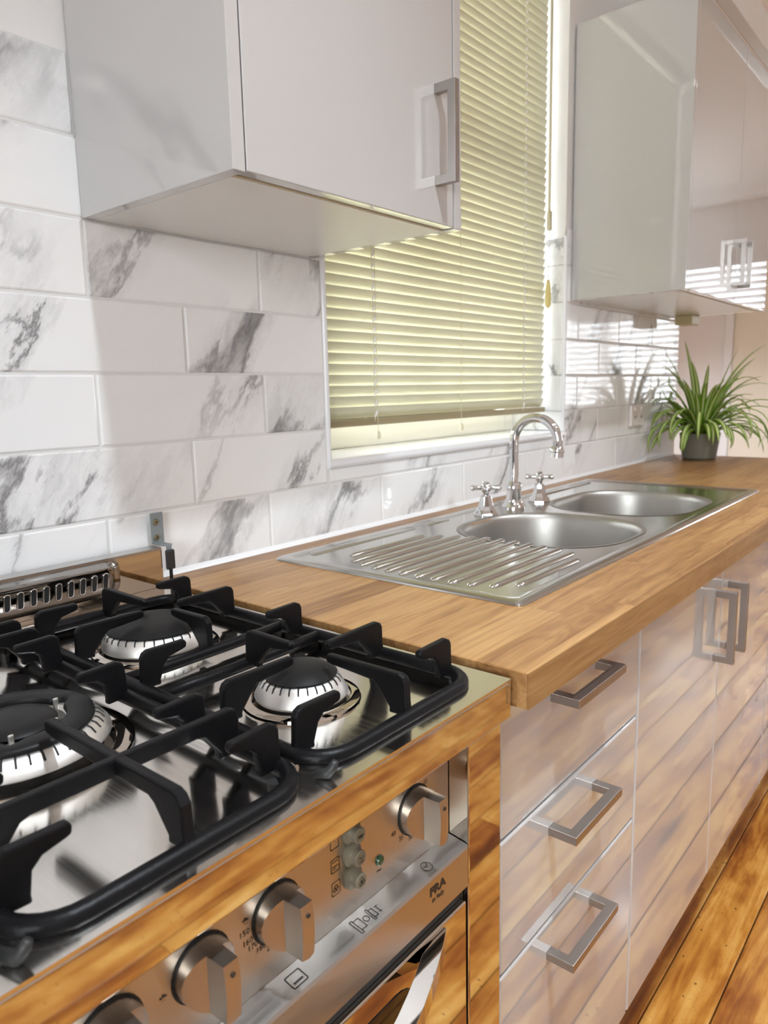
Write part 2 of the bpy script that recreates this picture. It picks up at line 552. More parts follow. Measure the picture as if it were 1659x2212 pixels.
we = struct(obj('wall_right', wall_mesh('x', XR, YF, YB2, 0, CEIL, .2, [(E0, E1, EZ0, EZ1)]), M['plaster']))
struct(obj('wall_passage', wall_mesh('x', XE - .12, GY + WTH, YB2, 0, CEIL, .12), M['plaster']))
struct(obj('wall_rear_room', wall_mesh('y', YB2, XE - .12, XR, 0, CEIL, .1), M['plaster']))
struct(obj('ceiling', boxm(XL - .1, XR + .1, YF - .1, YB2 + .1, CEIL, CEIL + .1), M['ceilingp']))
# skirting
struct(obj('baseboard_front', boxm(XL, XR, YF, YF + .018, 0, .14), M['trimw'], bevel=.004))
struct(obj('baseboard_right', boxm(XR - .018, XR, YF + .02, .13, 0, .14), M['trimw'], bevel=.004))

# marble wall tiles in half bond; each tile is a child of the wall
J0, TL, TH_ = -.0662, .2993, .1
tile_cache = {}
def tile(x0, x1, z0, z1, parent=wb, g=.0014):
    key = (round(x1 - x0, 4), round(z1 - z0, 4))
    if key not in tile_cache:
        L, H = key
        bm = bmesh.new()
        c = .0028
        rings = []
        for ins, yy in ((0, .011), (0, .0022), (.0008, .0009), (c, 0.0)):
            i = ins + g
            rings.append([(i, yy, i), (L - i, yy, i), (L - i, yy, H - i), (i, yy, H - i)])
        loft(bm, rings, True, True, True)
        me = bpy.data.meshes.new('wall_tile')
        bmesh.ops.recalc_face_normals(bm, faces=bm.faces[:])
        bm.to_mesh(me)
        bm.free()
        me.materials.append(M['marble'])
        tile_cache[key] = me
    return obj('wall_tile', tile_cache[key], None, parent, (x0, 0, z0))

# grout bed behind the tiles
for xa, xb, za, zb in ((-1.0, WX0, .72, 1.6), (WX0, WX1, .9, WZ0), (WX1, XE, .9, 1.6)):
    obj('grout_bed', boxm(xa, xb, .0016, .0045, za, zb), M['grout'], wb)
for row in range(-1, 7):
    z0, z1 = .9 + row * TH_, 1.0 + row * TH_
    off = J0 + (TL / 2 if row % 2 else 0)
    k = math.floor((-1.0 - off) / TL)
    while off + k * TL < XE:
        a, b = max(off + k * TL, -1.0), min(off + (k + 1) * TL, XE)
        k += 1
        if row < 0 and a > -.02: continue
        if row < 0: b = min(b, .0)
        spans = []
        if z0 >= WZ0 - .02 and z0 > .95 + .05 or z1 > WZ0 + .03 and z0 > WZ0 - .02:
            if a < WX0 - .006: spans.append((a, min(b, WX0 - .006), z0, z1))
            if b > WX1 + .006: spans.append((max(a, WX1 + .006), b, z0, z1))
        elif row == 1:
            # the course cut by the sill
            for p, q, zz in ((a, min(b, WX0 - .006), z1), (max(a, WX0 - .006), min(b, WX1 + .006), WZ0 - .012), (max(a, WX1 + .006), b, z1)):
                spans.append((p, q, z0, zz))
        else: spans.append((a, b, z0, z1))
        for p, q, r_, s_ in spans:
            if q - p > .012: tile(p, q, r_, s_)

# reveal tiles on the right jamb, and the white edge trims round the opening
for i in range(6):
    z0, z1 = max(WZ0 + .004, 1.0 + i * .1), min(1.572, 1.1 + i * .1)
    if z1 - z0 < .02: continue
    bm = boxm(WX1 - .006, WX1 + .004, .006, .2, z0 + .0012, z1 - .0012)
    obj('reveal_tile', bm, M['marble'], wb, bevel=.001)
    bm = boxm(WX0 - .004, WX0 + .006, .006, .2, z0 + .0012, z1 - .0012)
    obj('reveal_tile', bm, M['marble'], wb, bevel=.001)
def qround(axis, a0, a1, cx, cz):
    pts = [(cx + .006 * math.cos(R(t)), cz + .006 * math.sin(R(t))) for t in range(0, 360, 30)]
    return prism(pts, axis, a0, a1)
obj('edge_trim', qround('z', WZ0 - .012, 1.6, WX0, .003), M['trimw'], wb, smooth=40)
obj('edge_trim', qround('z', WZ0 - .012, 1.572, WX1, .003), M['trimw'], wb, smooth=40)
obj('edge_trim', boxm(WX1 - .007, WX1 + .012, -.001, .012, 1.572, 1.577), M['trimw'], wb, bevel=.001)
tr1 = struct(obj('trim_1', prism([(.0, 0), (.0, .012), (-.004, .012), (-.009, .009), (-.011, .004), (-.010, -.002), (-.005, -.006), (0, -.006)], 'x', WX0 - .004, WX1 + .004),
                 M['trimw'], loc=(0, .004, WZ0 - .008), smooth=50))
obj('sill_board', boxm(WX0 + .0065, WX1 - .0065, .004, .2, WZ0 - .006, WZ0 + .004), M['trimw'], wb)

# the window itself
wi = struct(empty('window_1', ((WX0 + WX1) / 2, .17, WZ0)))
hw = (WX1 - WX0) / 2 - .0065
HH = WZ1 - WZ0
bm = bmesh.new()
for a in ((-hw, -hw + .05, .0, HH), (hw - .05, hw, .0, HH), (-hw + .05, hw - .05, 0, .06), (-hw + .05, hw - .05, HH - .06, HH), (-hw + .05, hw - .05, HH * .52, HH * .52 + .045)):
    box(bm, a[0], a[1], -.012, .03, a[2] + .004, a[3])
obj('window_frame', bm, M['frame'], wi, bevel=.004)
obj('pane', boxm(-hw + .045, hw - .045, .006, .010, .055, HH * .52 + .01), M['glass'], wi)
obj('pane', boxm(-hw + .045, hw - .045, .006, .010, HH * .52 + .03, HH - .05), M['glass'], wi)

# far window of the adjoining room with its own blind (its light falls on gloss doors and tiles)
w2 = struct(empty('window_2', (XR + .1, (E0 + E1) / 2, EZ0)))
hw2, HH2 = (E1 - E0) / 2, EZ1 - EZ0
bm = bmesh.new()
for a in ((-hw2, -hw2 + .05, 0, HH2), (hw2 - .05, hw2, 0, HH2), (-hw2 + .05, hw2 - .05, 0, .05), (-hw2 + .05, hw2 - .05, HH2 - .05, HH2), (-.025, .025, .05, HH2 - .05)):
    box(bm, -.02, .03, a[0], a[1], a[2], a[3])
obj('window_frame', bm, M['frame'], w2)
obj('pane', boxm(.0, .004, -hw2 + .05, -.025, .05, HH2 - .05), M['glass'], w2)
obj('pane', boxm(.0, .004, .025, hw2 - .05, .05, HH2 - .05), M['glass'], w2)
bl2 = tag(empty('venetian_blind', (XR + .03, (E0 + E1) / 2, EZ0)), 'white venetian blind with open slats in the far end window', 'blind')
obj('headrail', boxm(-.02, .02, -hw2 + .01, hw2 - .01, HH2 - .04, HH2 - .002), M['trimw'], bl2)
sl = None
for i in range(21):
    z = .05 + i * .05
    if sl is None:
        sl = obj('slat', boxm(-.022, .022, -hw2 + .012, hw2 - .012, -.0009, .0009), M['trimw'], bl2, (0, 0, z), rot=(0, R(57), 0))
    else:
        c = sl.copy(); COL.objects.link(c); c.location = (0, 0, z)

# cream door on the far end wall beyond the worktop
d1 = struct(empty('door_1', (XR - .001, .2, 0)))
obj('door_leaf', boxm(-.03, -.002, -.05, .42, .005, 2.05), M['bluewall'], d1, bevel=.004)
for s in (-1, 1):
    yc = .185 + s * .265
    obj('architrave', boxm(-.05, -.0, yc - .03, yc + .03, 0, 2.1), M['trimw'], d1, bevel=.006)
obj('architrave', boxm(-.05, -.0, -.11, .48, 2.1, 2.16), M['trimw'], d1, bevel=.006)
obj('door_handle', tube([(-.03, 0.0, 1.0), (-.075, 0.0, 1.0), (-.08, .02, 1.0), (-.08, .11, 1.0)], .009, 8), M['handle'], d1, smooth=40)

# ceiling downlights
WHERE = ['above the front of the stove', 'in front of the far wall cabinet', 'above the middle of the kitchen floor', 'near the added fill window behind the stove end', 'nearest the far end window', 'in front of the cream door']
for (lx, ly, pw, lr), which in zip(LIGHTS, WHERE):
    t = empty('ceiling_downlight', (lx, ly, CEIL))
    tag(t, 'round white recessed ceiling downlight ' + which, 'ceiling light', 'recessed ceiling downlights')
    bm = bmesh.new()
    rr = [(lr, -.001), (lr + .004, -.006), (lr + .018, -.004), (lr + .02, -.0005)]
    loft(bm, [[(r * math.cos(2 * math.pi * k / 28), r * math.sin(2 * math.pi * k / 28), z) for k in range(28)] for r, z in rr + rr[:1]])
    obj('trim_ring', bm, M['trimw'], t, smooth=40)
    obj('lens', lathe([(lr - .001, -.0005), (lr - .001, -.002)], 28), M['lamp'], t)

# ------------------------------------------------------------------ venetian blind in front of the sink window
bl = tag(empty('venetian_blind', (WX0, .06, WZ0)), 'cream closed venetian blind hanging above the sink', 'blind')
BX0, BX1 = .0095, WX1 - WX0 - .018
PITCH, SW = .0212, .0262
def slat_mesh():
    bm = bmesh.new()
    n = 5
    A, B = [], []
    for i in range(n + 1):
        u = -1 + 2 * i / n
        yy, zz = u * SW / 2, -.0022 * (1 - u * u)
        A.append((BX0, yy, zz)); B.append((BX1, yy, zz))
    va = [bm.verts.new(p) for p in A]; vb = [bm.verts.new(p) for p in B]
    for i in range(n): bm.faces.new((va[i], vb[i], vb[i + 1], va[i + 1]))
    me = bpy.data.meshes.new('slat')
    bm.to_mesh(me); bm.free()
    me.materials.append(M['slat'])
    for p in me.polygons: p.use_smooth = True
    return me
sm = slat_mesh()
z = .0855
i = 0
while z < HH - .06:
    # room-side edge up, almost shut
    ang = -66
    obj('slat', sm, None, bl, (0, 0, z), rot=(R(ang), 0, 0))
    z += PITCH
    i += 1
obj('bottom_rail', boxm(BX0, BX1, -.012, .012, .058, .072), M['rail'], bl, bevel=.003)
obj('headrail', boxm(BX0 - .003, BX1 + .003, -.014, .02, HH - .045, HH - .004), M['slat'], bl, bevel=.002)
for cx in (.188, .811):
    for dy in (-.0135, .0125):
        obj('ladder_cord', tube([(cx, dy, .066), (cx, dy, HH - .04)], .0009, 5), M['cord'], bl)
    n = int((HH - .15) / PITCH)
    bm = bmesh.new()                                   # little loops of the ladder, one per slat, seen as pale dashes
    for k in range(n):
        zz = .075 + k * PITCH
        tube([(cx - .0035, -.0165, zz), (cx + .0005, -.0175, zz + .0075), (cx + .0035, -.0165, zz + .0135)], [.0012, .0022, .0012], 6, bm=bm)
    o = obj('ladder_loops', bm, M['trimw'], bl, smooth=True)
    o['kind'] = 'stuff'
for cx in (.193, .505):
    obj('lift_cord', tube([(cx, -.017, .046), (cx, -.017, HH - .04)], .0007, 5), M['cord'], bl)
    obj('cord_button', tube([(cx, -.0175, .046), (cx, -.0175, .042), (cx, -.0175, .032), (cx, -.0175, .029)], [.002, .0042, .0052, .003], 8), M['cord'], bl, smooth=True)
cx = .928
obj('tilt_wand', tube([(cx, -.024, .575), (cx, -.024, 1.16)], .0035, 8), M['cord'], bl, smooth=True)
obj('wand_clip', boxm(cx - .007, cx + .007, -.03, -.02, .55, .60), M['cord'], bl, bevel=.002)
bm = bmesh.new()
for k in range(24):
    zz = .42 + k * .0055
    lathe([(.0004, zz - .002), (.0022, zz), (.0004, zz + .002)], 6, cx, -.024, bm)
obj('bead_chain', bm, M['trimw'], bl, smooth=True)['kind'] = 'stuff'
obj('tassel', lathe([(.003, .345), (.0075, .352), (.0085, .37), (.006, .405), (.003, .42)], 12, cx, -.024), M['tassel'], bl, smooth=True)

# ------------------------------------------------------------------ cabinets
def d_handle_mesh(L, proj, w, t):
    """square D handle along z, standing proj from a face at y=0 towards -y"""
    bm = bmesh.new()
    h = L / 2
    poly = [(0, -h), (-proj, -h), (-proj, h), (0, h), (0, h - t), (-proj + t, h - t), (-proj + t, -h + t), (0, -h + t)]
    vsA = [bm.verts.new((-w / 2, p[0], p[1])) for p in poly]
    vsB = [bm.verts.new((w / 2, p[0], p[1])) for p in poly]
    quads = [(0, 1, 6, 7), (1, 2, 5, 6), (2, 3, 4, 5)]
    for q in quads:
        bm.faces.new([vsA[i] for i in q])
        bm.faces.new([vsB[i] for i in reversed(q)])
    for i in range(8):
        j = (i + 1) % 8
        bm.faces.new((vsA[i], vsB[i], vsB[j], vsA[j]))
    me = bpy.data.meshes.new('handle')
    bmesh.ops.recalc_face_normals(bm, faces=bm.faces[:])
    bm.to_mesh(me); bm.free()
    me.materials.append(M['handle'])
    return me
HM = d_handle_mesh(.132, .0345, .0105, .0125)

def wall_cabinet(x0, x1, dep, z0, z1, doors, label, panel, endmat):
    t = tag(empty('wall_cabinet', (x0, 0, z0)), label, 'cabinet')
    W, H = x1 - x0, z1 - z0
    for a in (0, W - panel):
        obj('end_panel', boxm(a, a + panel, -dep, -.0015, 0, H), endmat, t, bevel=.0008)
    obj('bottom_panel', boxm(panel, W - panel, -dep + .024, -.002, .0, .016), M['satin'], t)
    obj('bottom_edge', boxm(panel + .0005, W - panel - .0005, -dep + .0215, -dep + .0238, .0008, .016), M['chip'], t)
    obj('top_panel', boxm(panel, W - panel, -dep + .022, -.002, H - .016, H), M['satin'], t)
    obj('back_panel', boxm(panel, W - panel, -.006, -.002, .017, H - .017), M['satin'], t)
    for a, b, hx in doors:
        d = obj('door', boxm(a - x0, b - x0, -dep, -dep + .018, .0015, H - .002), M['gloss'], t, bevel=.0012)
        obj('handle', HM, None, d, (hx - x0, -dep, 1.5165 - z0), bevel=.0006)
    return t
wall_cabinet(-.067, .359, .3105, 1.3995, 2.15, [(-.0478, .3385, .2985)], 'white wall cabinet with one door hanging above the stove', .017, M['gloss'])
fc = wall_cabinet(1.38, 2.205, .3126, 1.406, 2.115, [(1.3985, 1.8285, 1.795), (1.8315, 2.1865, 1.866)], 'white two-door wall cabinet above the potted plant', .017, M['gloss'])
obj('cornice', boxm(.0, .83, -.348, -.3128, .7095, .80), M['satin'], fc, bevel=.003)
# small fitting under the far cabinet
t = tag(empty('under_cabinet_socket', (2.165, -.075, 1.406)), 'small ivory plastic socket box screwed under the cabinet', 'socket')
obj('housing', boxm(-.05, .035, -.03, .03, -.032, -.0), M['olive'], t, bevel=.003)
obj('socket_face', boxm(.0352, .037, -.022, .022, -.028, -.004), M['outletw'], t, bevel=.001)
for dy in (-.01, .01):
    obj('pin_hole', boxm(.0371, .0374, dy - .003, dy + .003, -.02, -.01), M['black'], t)

# base units -----------------------------------------------------------------
DY = -.59
BZ0, BZ1 = .222, .858
def hor_handle(parent, cx, zc):
    return obj('handle', HM, None, parent, (cx, DY, zc), rot=(0, R(90), 0), bevel=.0006)
t = tag(empty('drawer_unit', (.004, 0, 0)), 'white gloss three-drawer base unit beside the stove', 'drawers')
obj('body', boxm(.0, .378, DY + .022, -.012, .224, .862), M['satin'], t)
obj('kick_board', boxm(.0, .378, DY + .11, DY + .125, .0, .223), M['satin'], t)
for z0, z1, hz in ((.7085, BZ1, .828), (.5495, .7045, .665), (BZ0, .5455, .503)):
    d = obj('drawer', boxm(.0015, .3765, DY, DY + .019, z0, z1), M['gloss'], t, bevel=.0026)
    hor_handle(d, .174, hz)
def base_cab(x0, splits, handles, label):
    t = tag(empty('base_cabinet', (x0, 0, 0)), label, 'cabinet')
    W = splits[-1] - x0
    # carcass open at the top so that the sink bowls hang inside
    bm = bmesh.new()
    box(bm, 0, .016, DY + .022, -.012, .224, .70); box(bm, W - .016, W, DY + .022, -.012, .224, .70)
    box(bm, .016, W - .016, DY + .022, -.012, .224, .24); box(bm, .016, W - .016, -.022, -.012, .24, .862)
    obj('body', bm, M['satin'], t)
    obj('kick_board', boxm(.0, W, DY + .11, DY + .125, .0, .223), M['satin'], t)
    a = x0
    for b, hx in zip(splits, handles):
        d = obj('door', boxm(a - x0 + .0015, b - x0 - .0015, DY, DY + .019, BZ0, BZ1), M['gloss'], t, bevel=.0022)
        obj('handle', HM, None, d, (hx - x0, DY, .7385), bevel=.0006)
        a = b
    return t
base_cab(.383, (.786, 1.20), (.754, .832), 'white gloss base cabinet with two doors under the sink')
base_cab(1.201, (1.60, 2.0, 2.285), (1.56, 1.64, 2.03), 'white gloss base cabinet under the far end of the worktop')

# worktop ----------------------------------------------------------------------
WE = 2.30
hole = rrect(.40, 1.335, -.495, -.155, .05)
wt = tag(obj('worktop', plate([(0, -.622), (WE, -.622), (WE, -.0005), (0, -.0005)], [hole], .863, .9), M['worktop'], bevel=.0014),
         'oak block laminate worktop carrying the sink and plant', 'worktop')
obj('front_edge', boxm(0, WE, -.6232, -.6221, .8632, .8996), M['workedge_shaded'], wt)
obj('edge_strip', boxm(-.0012, -.0001, -.6215, -.001, .8635, .8994), M['worktop'], wt)
obj('silicone_joint', prism([(0, 0), (-.007, 0), (-.005, .003), (-.0015, .007), (0, .0075)], 'x', .0, WE - .005), M['sealant'], wt, loc=(0, -.0002, .9002))

# ------------------------------------------------------------------ sink
sk = tag(empty('kitchen_sink', (0, 0, .9)), 'stainless steel double bowl sink with ribbed drainer set in worktop', 'sink')
SX0, SX1, SY0, SY1 = .184, 1.392, -.513, -.057
b1 = rrect(.500, .822, -.468, -.150, .13, 10)
b2 = rrect(.868, 1.235, -.468, -.158, .13, 10)
def off(loop, d):
    cx = sum(p[0] for p in loop) / len(loop); cy = sum(p[1] for p in loop) / len(loop)
    hx = max(abs(p[0] - cx) for p in loop); hy = max(abs(p[1] - cy) for p in loop)
    return [(cx + (p[0] - cx) * (hx - d) / hx, cy + (p[1] - cy) * (hy - d) / hy) for p in loop]
def rim(d, zz): return [(p[0], p[1], zz) for p in rrect(SX0 + d, SX1 - d, SY0 + d, SY1 - d, max(.012 - d * .1, .006), 4)]
bm = plate([(p[0], p[1]) for p in rim(.026, 0)], [b1, b2], .0014, .0022)
loft(bm, [rim(0, .0004), rim(.0008, .0026), rim(.004, .0048), rim(.012, .0052), rim(.019, .0048), rim(.026, .0022)])
obj('sink_top', bm, M['sink'], sk, smooth=35)
for lp, dep in ((b1, .15), (b2, .17)):
    bm = bmesh.new()
    rings = []
    for d, zz in ((-.006, .0028), (-.001, .0030), (.003, .0012), (.006, -.004), (.008, -.012), (.014, -dep * .55), (.022, -dep + .03), (.034, -dep + .01), (.055, -dep), (.11, -dep - .004)):
        rings.append([(p[0], p[1], zz) for p in off(lp, d)])
    loft(bm, rings, True, False, True)
    bw = obj('bowl', bm, M['bowl'], sk, smooth=True)
    cx = sum(p[0] for p in lp) / len(lp); cy = sum(p[1] for p in lp) / len(lp)
    obj('waste', lathe([(.036, -dep - .003), (.036, -dep - .001), (.03, .0 - dep - .0005), (.026, -dep - .003), (.001, -dep - .0035)], 24, cx, cy), M['chrome'], bw, smooth=40)
RIBS = [(.268, .475, -.150), (.240, .492, -.178), (.229, .507, -.206), (.225, .513, -.235), (.221, .518, -.263), (.2185, .520, -.292),
        (.2185, .520, -.321), (.219, .517, -.350), (.2205, .512, -.379), (.225, .505, -.408), (.236, .490, -.437), (.262, .452, -.463)]
for xa, xb, yy in RIBS:
    bm = bmesh.new()
    rings = []
    for s, hgt, wd in ((0, .0, .001), (.004, .0026, .005), (.012, .0042, .0068), (1, 0, 0)):
        if s == 1: break
        rings.append((xa + s, hgt, wd))
    full = rings + [(xb - s, h_, w_) for (s, h_, w_) in ((.012, .0042, .0068), (.004, .0026, .005), (0, 0, .001))]
    prev = [[(xx, yy + wd * math.cos(R(180 - 180 * k / 6)), .0021 + hgt * math.sin(R(180 * k / 6))) for k in range(7)] for xx, hgt, wd in full]
    loft(bm, prev, close=False)
    obj('drainer_rib', bm, M['sink'], sk, smooth=True)
# long pressed ridges along the back of the drainer
for xa, xb in ((.235, .525), (.56, .64), (1.0, 1.33)):
    bm = bmesh.new()
    loft(bm, [[(xx, -.088 + wd * math.cos(R(180 - 180 * k / 6)), .0021 + hg * math.sin(R(180 * k / 6))) for k in range(7)]
              for xx, hg, wd in ((xa, 0, .002), (xa + .01, .003, .011), (xb - .01, .003, .011), (xb, 0, .002))], close=False)
    obj('back_ridge', bm, M['sink'], sk, smooth=True)

# taps ---------------------------------------------------------------------------
t = tag(empty('gooseneck_spout', (.845, -.126, .9022)), 'chrome gooseneck spout standing behind the two sink bowls', 'faucet')
obj('base', lathe([(.027, 0), (.027, .003), (.024, .006), (.022, .010), (.0195, .013), (.0195, .018)], 28), M['chrome'], t, smooth=40)
obj('collar', lathe([(.0165, .018), (.0165, .041), (.0185, .043), (.0185, .052), (.0155, .056), (.0115, .059)], 28), M['chrome'], t, smooth=40)
RA = .053
path = [(0, 0, .055), (0, 0, .09), (0, 0, .13), (0, 0, .148)]
for k in range(1, 19):
    a = R(180 - 190 * k / 18)
    path.append((0, -RA - RA * math.cos(a), .148 + RA * math.sin(a)))
sp = obj('neck', tube(path, .0102, 18), M['chrome'], t, smooth=40)
tip = Vector(path[-1]); dr = (tip - Vector(path[-2])).normalized()
obj('aerator', tube([tip - dr * .002, tip + dr * .002, tip + dr * .006, tip + dr * .0105, tip + dr * .0115, tip + dr * .021, tip + dr * .0212],
                    [.0108, .0150, .0158, .0158, .0138, .0148, .0118], 20), M['chrome'], t, smooth=35)
obj('outlet', tube([tip + dr * .0205, tip + dr * .0216], .0115, 16), M['black'], t)
def cross_tap(x, yy, rz, label):
    t = tag(empty('cross_tap', (x, yy, .9022), rz), label, 'tap')
    bm = bmesh.new()
    prof = [(.0275, 0), (.0275, .003), (.0255, .006), (.0205, .012), (.0165, .020), (.0135, .032), (.0118, .041), (.0105, .042)]
    loft(bm, [[(r * math.cos(2 * math.pi * k / 8 + .39), r * math.sin(2 * math.pi * k / 8 + .39), z) for k in range(8)] for r, z in prof], True, True, True)
    obj('bell', bm, M['chrome'], t, bevel=.0008)
    obj('spindle', lathe([(.0065, .042), (.0065, .048), (.0095, .052), (.0105, .058), (.0095, .064), (.0075, .066), (.0078, .070), (.006, .0715)], 18), M['chrome'], t, smooth=40)
    for k in range(4):
        a = R(90 * k)
        u = Vector((math.cos(a), math.sin(a), 0)); z0 = Vector((0, 0, .0585))
        obj('arm', tube([z0 + u * .006, z0 + u * .014, z0 + u * .023, z0 + u * .027, z0 + u * .031, z0 + u * .033],
                        [.0052, .0046, .0050, .0064, .0058, .003], 12), M['chrome'], t, smooth=45)
    return t
cross_tap(.7235, -.128, R(-52), 'chrome cross-handle tap between the drainer and the spout')
cross_tap(.953, -.133, R(-62), 'chrome cross-handle tap behind the far sink bowl')

# ------------------------------------------------------------------ gas stove
ST0, ST1, HZ, SF = -.714, -.012, .896, -.611
CXS = (ST0 + ST1) / 2
st = tag(empty('gas_stove', (CXS, -.3, 0)), 'polished steel gas stove with five burners and oven', 'stove')
def sob(name, bm, mat, parent=st, **kw):
    """build in room coordinates, then hang under the stove"""
    o = obj(name, bm, mat, None, **kw)
    o.parent = parent
    par = Vector((CXS, -.3, 0)) if parent is st else None
    if par is not None: o.location = o.location - par
    return o
GX = [-.1395, -.3607, -.5820]
wells = [rrect(-.2475, -.033, -.589, -.098, .03), rrect(-.4625, -.2590, -.589, -.098, .03), rrect(-.6885, -.4740, -.589, -.098, .03)]
bm = plate([(ST0, SF), (ST1, SF), (ST1, -.038), (ST0, -.038)], wells, HZ - .0025, HZ)
for lp in wells:
    loft(bm, [[(p[0], p[1], z) for p in off(lp, d)] for d, z in ((0, HZ), (.003, HZ - .0050), (.008, HZ - .0095), (.014, HZ - .0110))], True, False, True)
sob('hob_top', bm, M['hob'], smooth=30)
for x in (-.2532, -.4682):
    bm = prism([(-.003, 0), (-.0022, .0025), (0, .0034), (.0022, .0025), (.003, 0)], 'y', -.57, -.135)
    for v in bm.verts: v.co.x += x; v.co.z += HZ - .0001
    sob('divider_ridge', bm, M['hob'], smooth=50)
WZ = HZ - .0110
# front lip, body, columns
sob('front_lip', boxm(ST0, ST1, SF, SF + .004, HZ - .039, HZ - .0026), M['mirror'], bevel=.0012)
sob('body', boxm(ST0 + .004, ST1 - .006, -.574, -.04, .09, HZ - .012), M['black'])
for x0, x1 in ((-.0755, -.0185), (-.7075, -.6505)):
    o = sob('side_column', boxm(x0, x1, -.604, -.573, .08, HZ - .04), M['mirror'], bevel=.0015)
sob('panel_back', boxm(-.6495, -.0765, -.582, -.575, .7545, HZ - .03), M['brushed'])
led = sob('panel_ledge', prism([(-.604, .752), (-.603, .7545), (-.5822, .7575), (-.5822, .752)], 'x', -.6495, -.0765), M['ledge'])
fas = sob('fascia', boxm(-.6495, -.0765, -.604, -.585, .7125, .752), M['brushed'], bevel=.0008)
sob('plinth', boxm(-.70, -.02, -.55, -.53, .0, .09), M['black'])
# back upstand with pressed vent hood
ub = sob('backguard', boxm(ST0, -.008, -.037, -.033, HZ - .012, .9505), M['mirror'], bevel=.0008)
sob('backguard_top', boxm(ST0, -.008, -.037, -.012, .9507, .9532), M['ledge'])
hump = bmesh.new()
rings = []
for d, yy in ((-.014, -.0374), (-.006, -.039), (0, -.044), (.003, -.050), (.006, -.0535), (.012, -.0548)):
    rings.append([(p[0], yy - (p[1] - .9275) * .22 * min(1, max(0, (-.040 - yy) / .01)), p[1]) for p in rrect(-.632 + d, -.090 - d, .9075 + d * .4, .9475 - d * .4, max(.012 - d * .3, .004), 5)])
loft(hump, rings, True, False, True)
hp = sob('vent_hood', hump, M['steel_dark_reflection'], smooth=40)
def capsule(w, h, n=6):
    pts = []
    for k in range(n + 1): pts.append((w * math.cos(math.pi * k / n), h / 2 - w + w * math.sin(math.pi * k / n)))
    for k in range(n + 1): pts.append((-w * math.cos(math.pi * k / n), -h / 2 + w - w * math.sin(math.pi * k / n)))
    return pts
bm = bmesh.new()
ce = capsule(.0031, .022)
loft(bm, [[(p[0], -.0001, p[1]) for p in ce], [(p[0], .0018, p[1]) for p in ce]], True, True, True)
slot_me = bpy.data.meshes.new('vent_slot'); bmesh.ops.recalc_face_normals(bm, faces=bm.faces[:]); bm.to_mesh(bm and slot_me); bm.free(); slot_me.materials.append(M['black'])
bm = tube([(p[0] * 1.18, -.0003, p[1] * 1.04) for p in ce], .0007, 6, closed=True)
rim_me = bpy.data.meshes.new('vent_rim'); bm.to_mesh(rim_me); bm.free(); rim_me.materials.append(M['chrome'])
for p in rim_me.polygons: p.use_smooth = True
for k in range(33):
    x = -.1075 - k * .01585
    if x < -.62: break
    o = obj('vent_slot', slot_me, None, hp, (x, -.0553, .9275), rot=(R(12.4), 0, 0)); o = obj('vent_rim', rim_me, None, hp, (x, -.0553, .9275), rot=(R(12.4), 0, 0))

# burners ---------------------------------------------------------------------------
def burner(x, yy, rc, ra, rd, rotc=0):
    b = empty('burner', (x - CXS, yy + .3, WZ))
    b.parent = st
    obj('drip_ring', lathe([(rd, .0), (rd - .001, .0022), (rd - .006, .004), (ra + .003, .0042), (ra + .002, .002), (ra, .0015)], 48), M['mirror'], b, smooth=40)
    obj('burner_base', lathe([(ra - .004, .001), (ra - .003, .0062)], 40), M['black'], b, smooth=40)
    bm = bmesh.new()
    n = 96
    rings = []
    for r, z in ((ra - .001, .0055), (ra, .0075), (ra - .0005, .0088), (rc + .0035, .0218), (rc + .0005, .0238), (rc - .004, .0241)):
        rings.append([(r * math.cos(2 * math.pi * k / n), r * math.sin(2 * math.pi * k / n), z) for k in range(n)])
    loft(bm, rings, True, True, True)
    cr = obj('crown', bm, M['alu'], b, smooth=40)
    bm = bmesh.new()                                     # flame ports, too many and small to be single parts
    m = 28 if rc < .04 else 34
    for k in range(m):
        a = 2 * math.pi * (k + .3) / m
        u = Vector((math.cos(a), math.sin(a), 0)); s = Vector((-u.y, u.x, 0))
        vs = []
        rb, zb_ = rc + .0035 + (ra - .004 - rc) * .30, .0218 - .0130 * .30
        for (r, z), ww in (((rb, zb_), .0006), ((rc + .0035, .0218), .0008), ((rc + .0004, .0239), .0009)):
            p = u * r + Vector((0, 0, z)) + (u * .6 + Vector((0, 0, .8))) * .0004
            vs += [bm.verts.new(p - s * ww), bm.verts.new(p + s * ww)]
        bm.faces.new((vs[0], vs[1], vs[3], vs[2]))
        bm.faces.new((vs[2], vs[3], vs[5], vs[4]))
    obj('flame_port', bm, M['black'], b)['kind'] = 'stuff'
    obj('burner_cap', lathe([(rc - .002, .0238), (rc + .0012, .0245), (rc + .0018, .0258), (rc - .001, .0276), (rc * .8, .0312), (rc * .5, .0336), (rc * .2, .0345), (.0001, .0346)], 48), M['cap'], b, smooth=50)
    return b
burner(-.1455, -.4640, .0325, .0440, .0560)
burner(-.1445, -.2235, .0515, .0595, .0715)
burner(-.5760, -.4640, .0325, .0440, .0560)
burner(-.5770, -.2235, .0515, .0595, .0715)
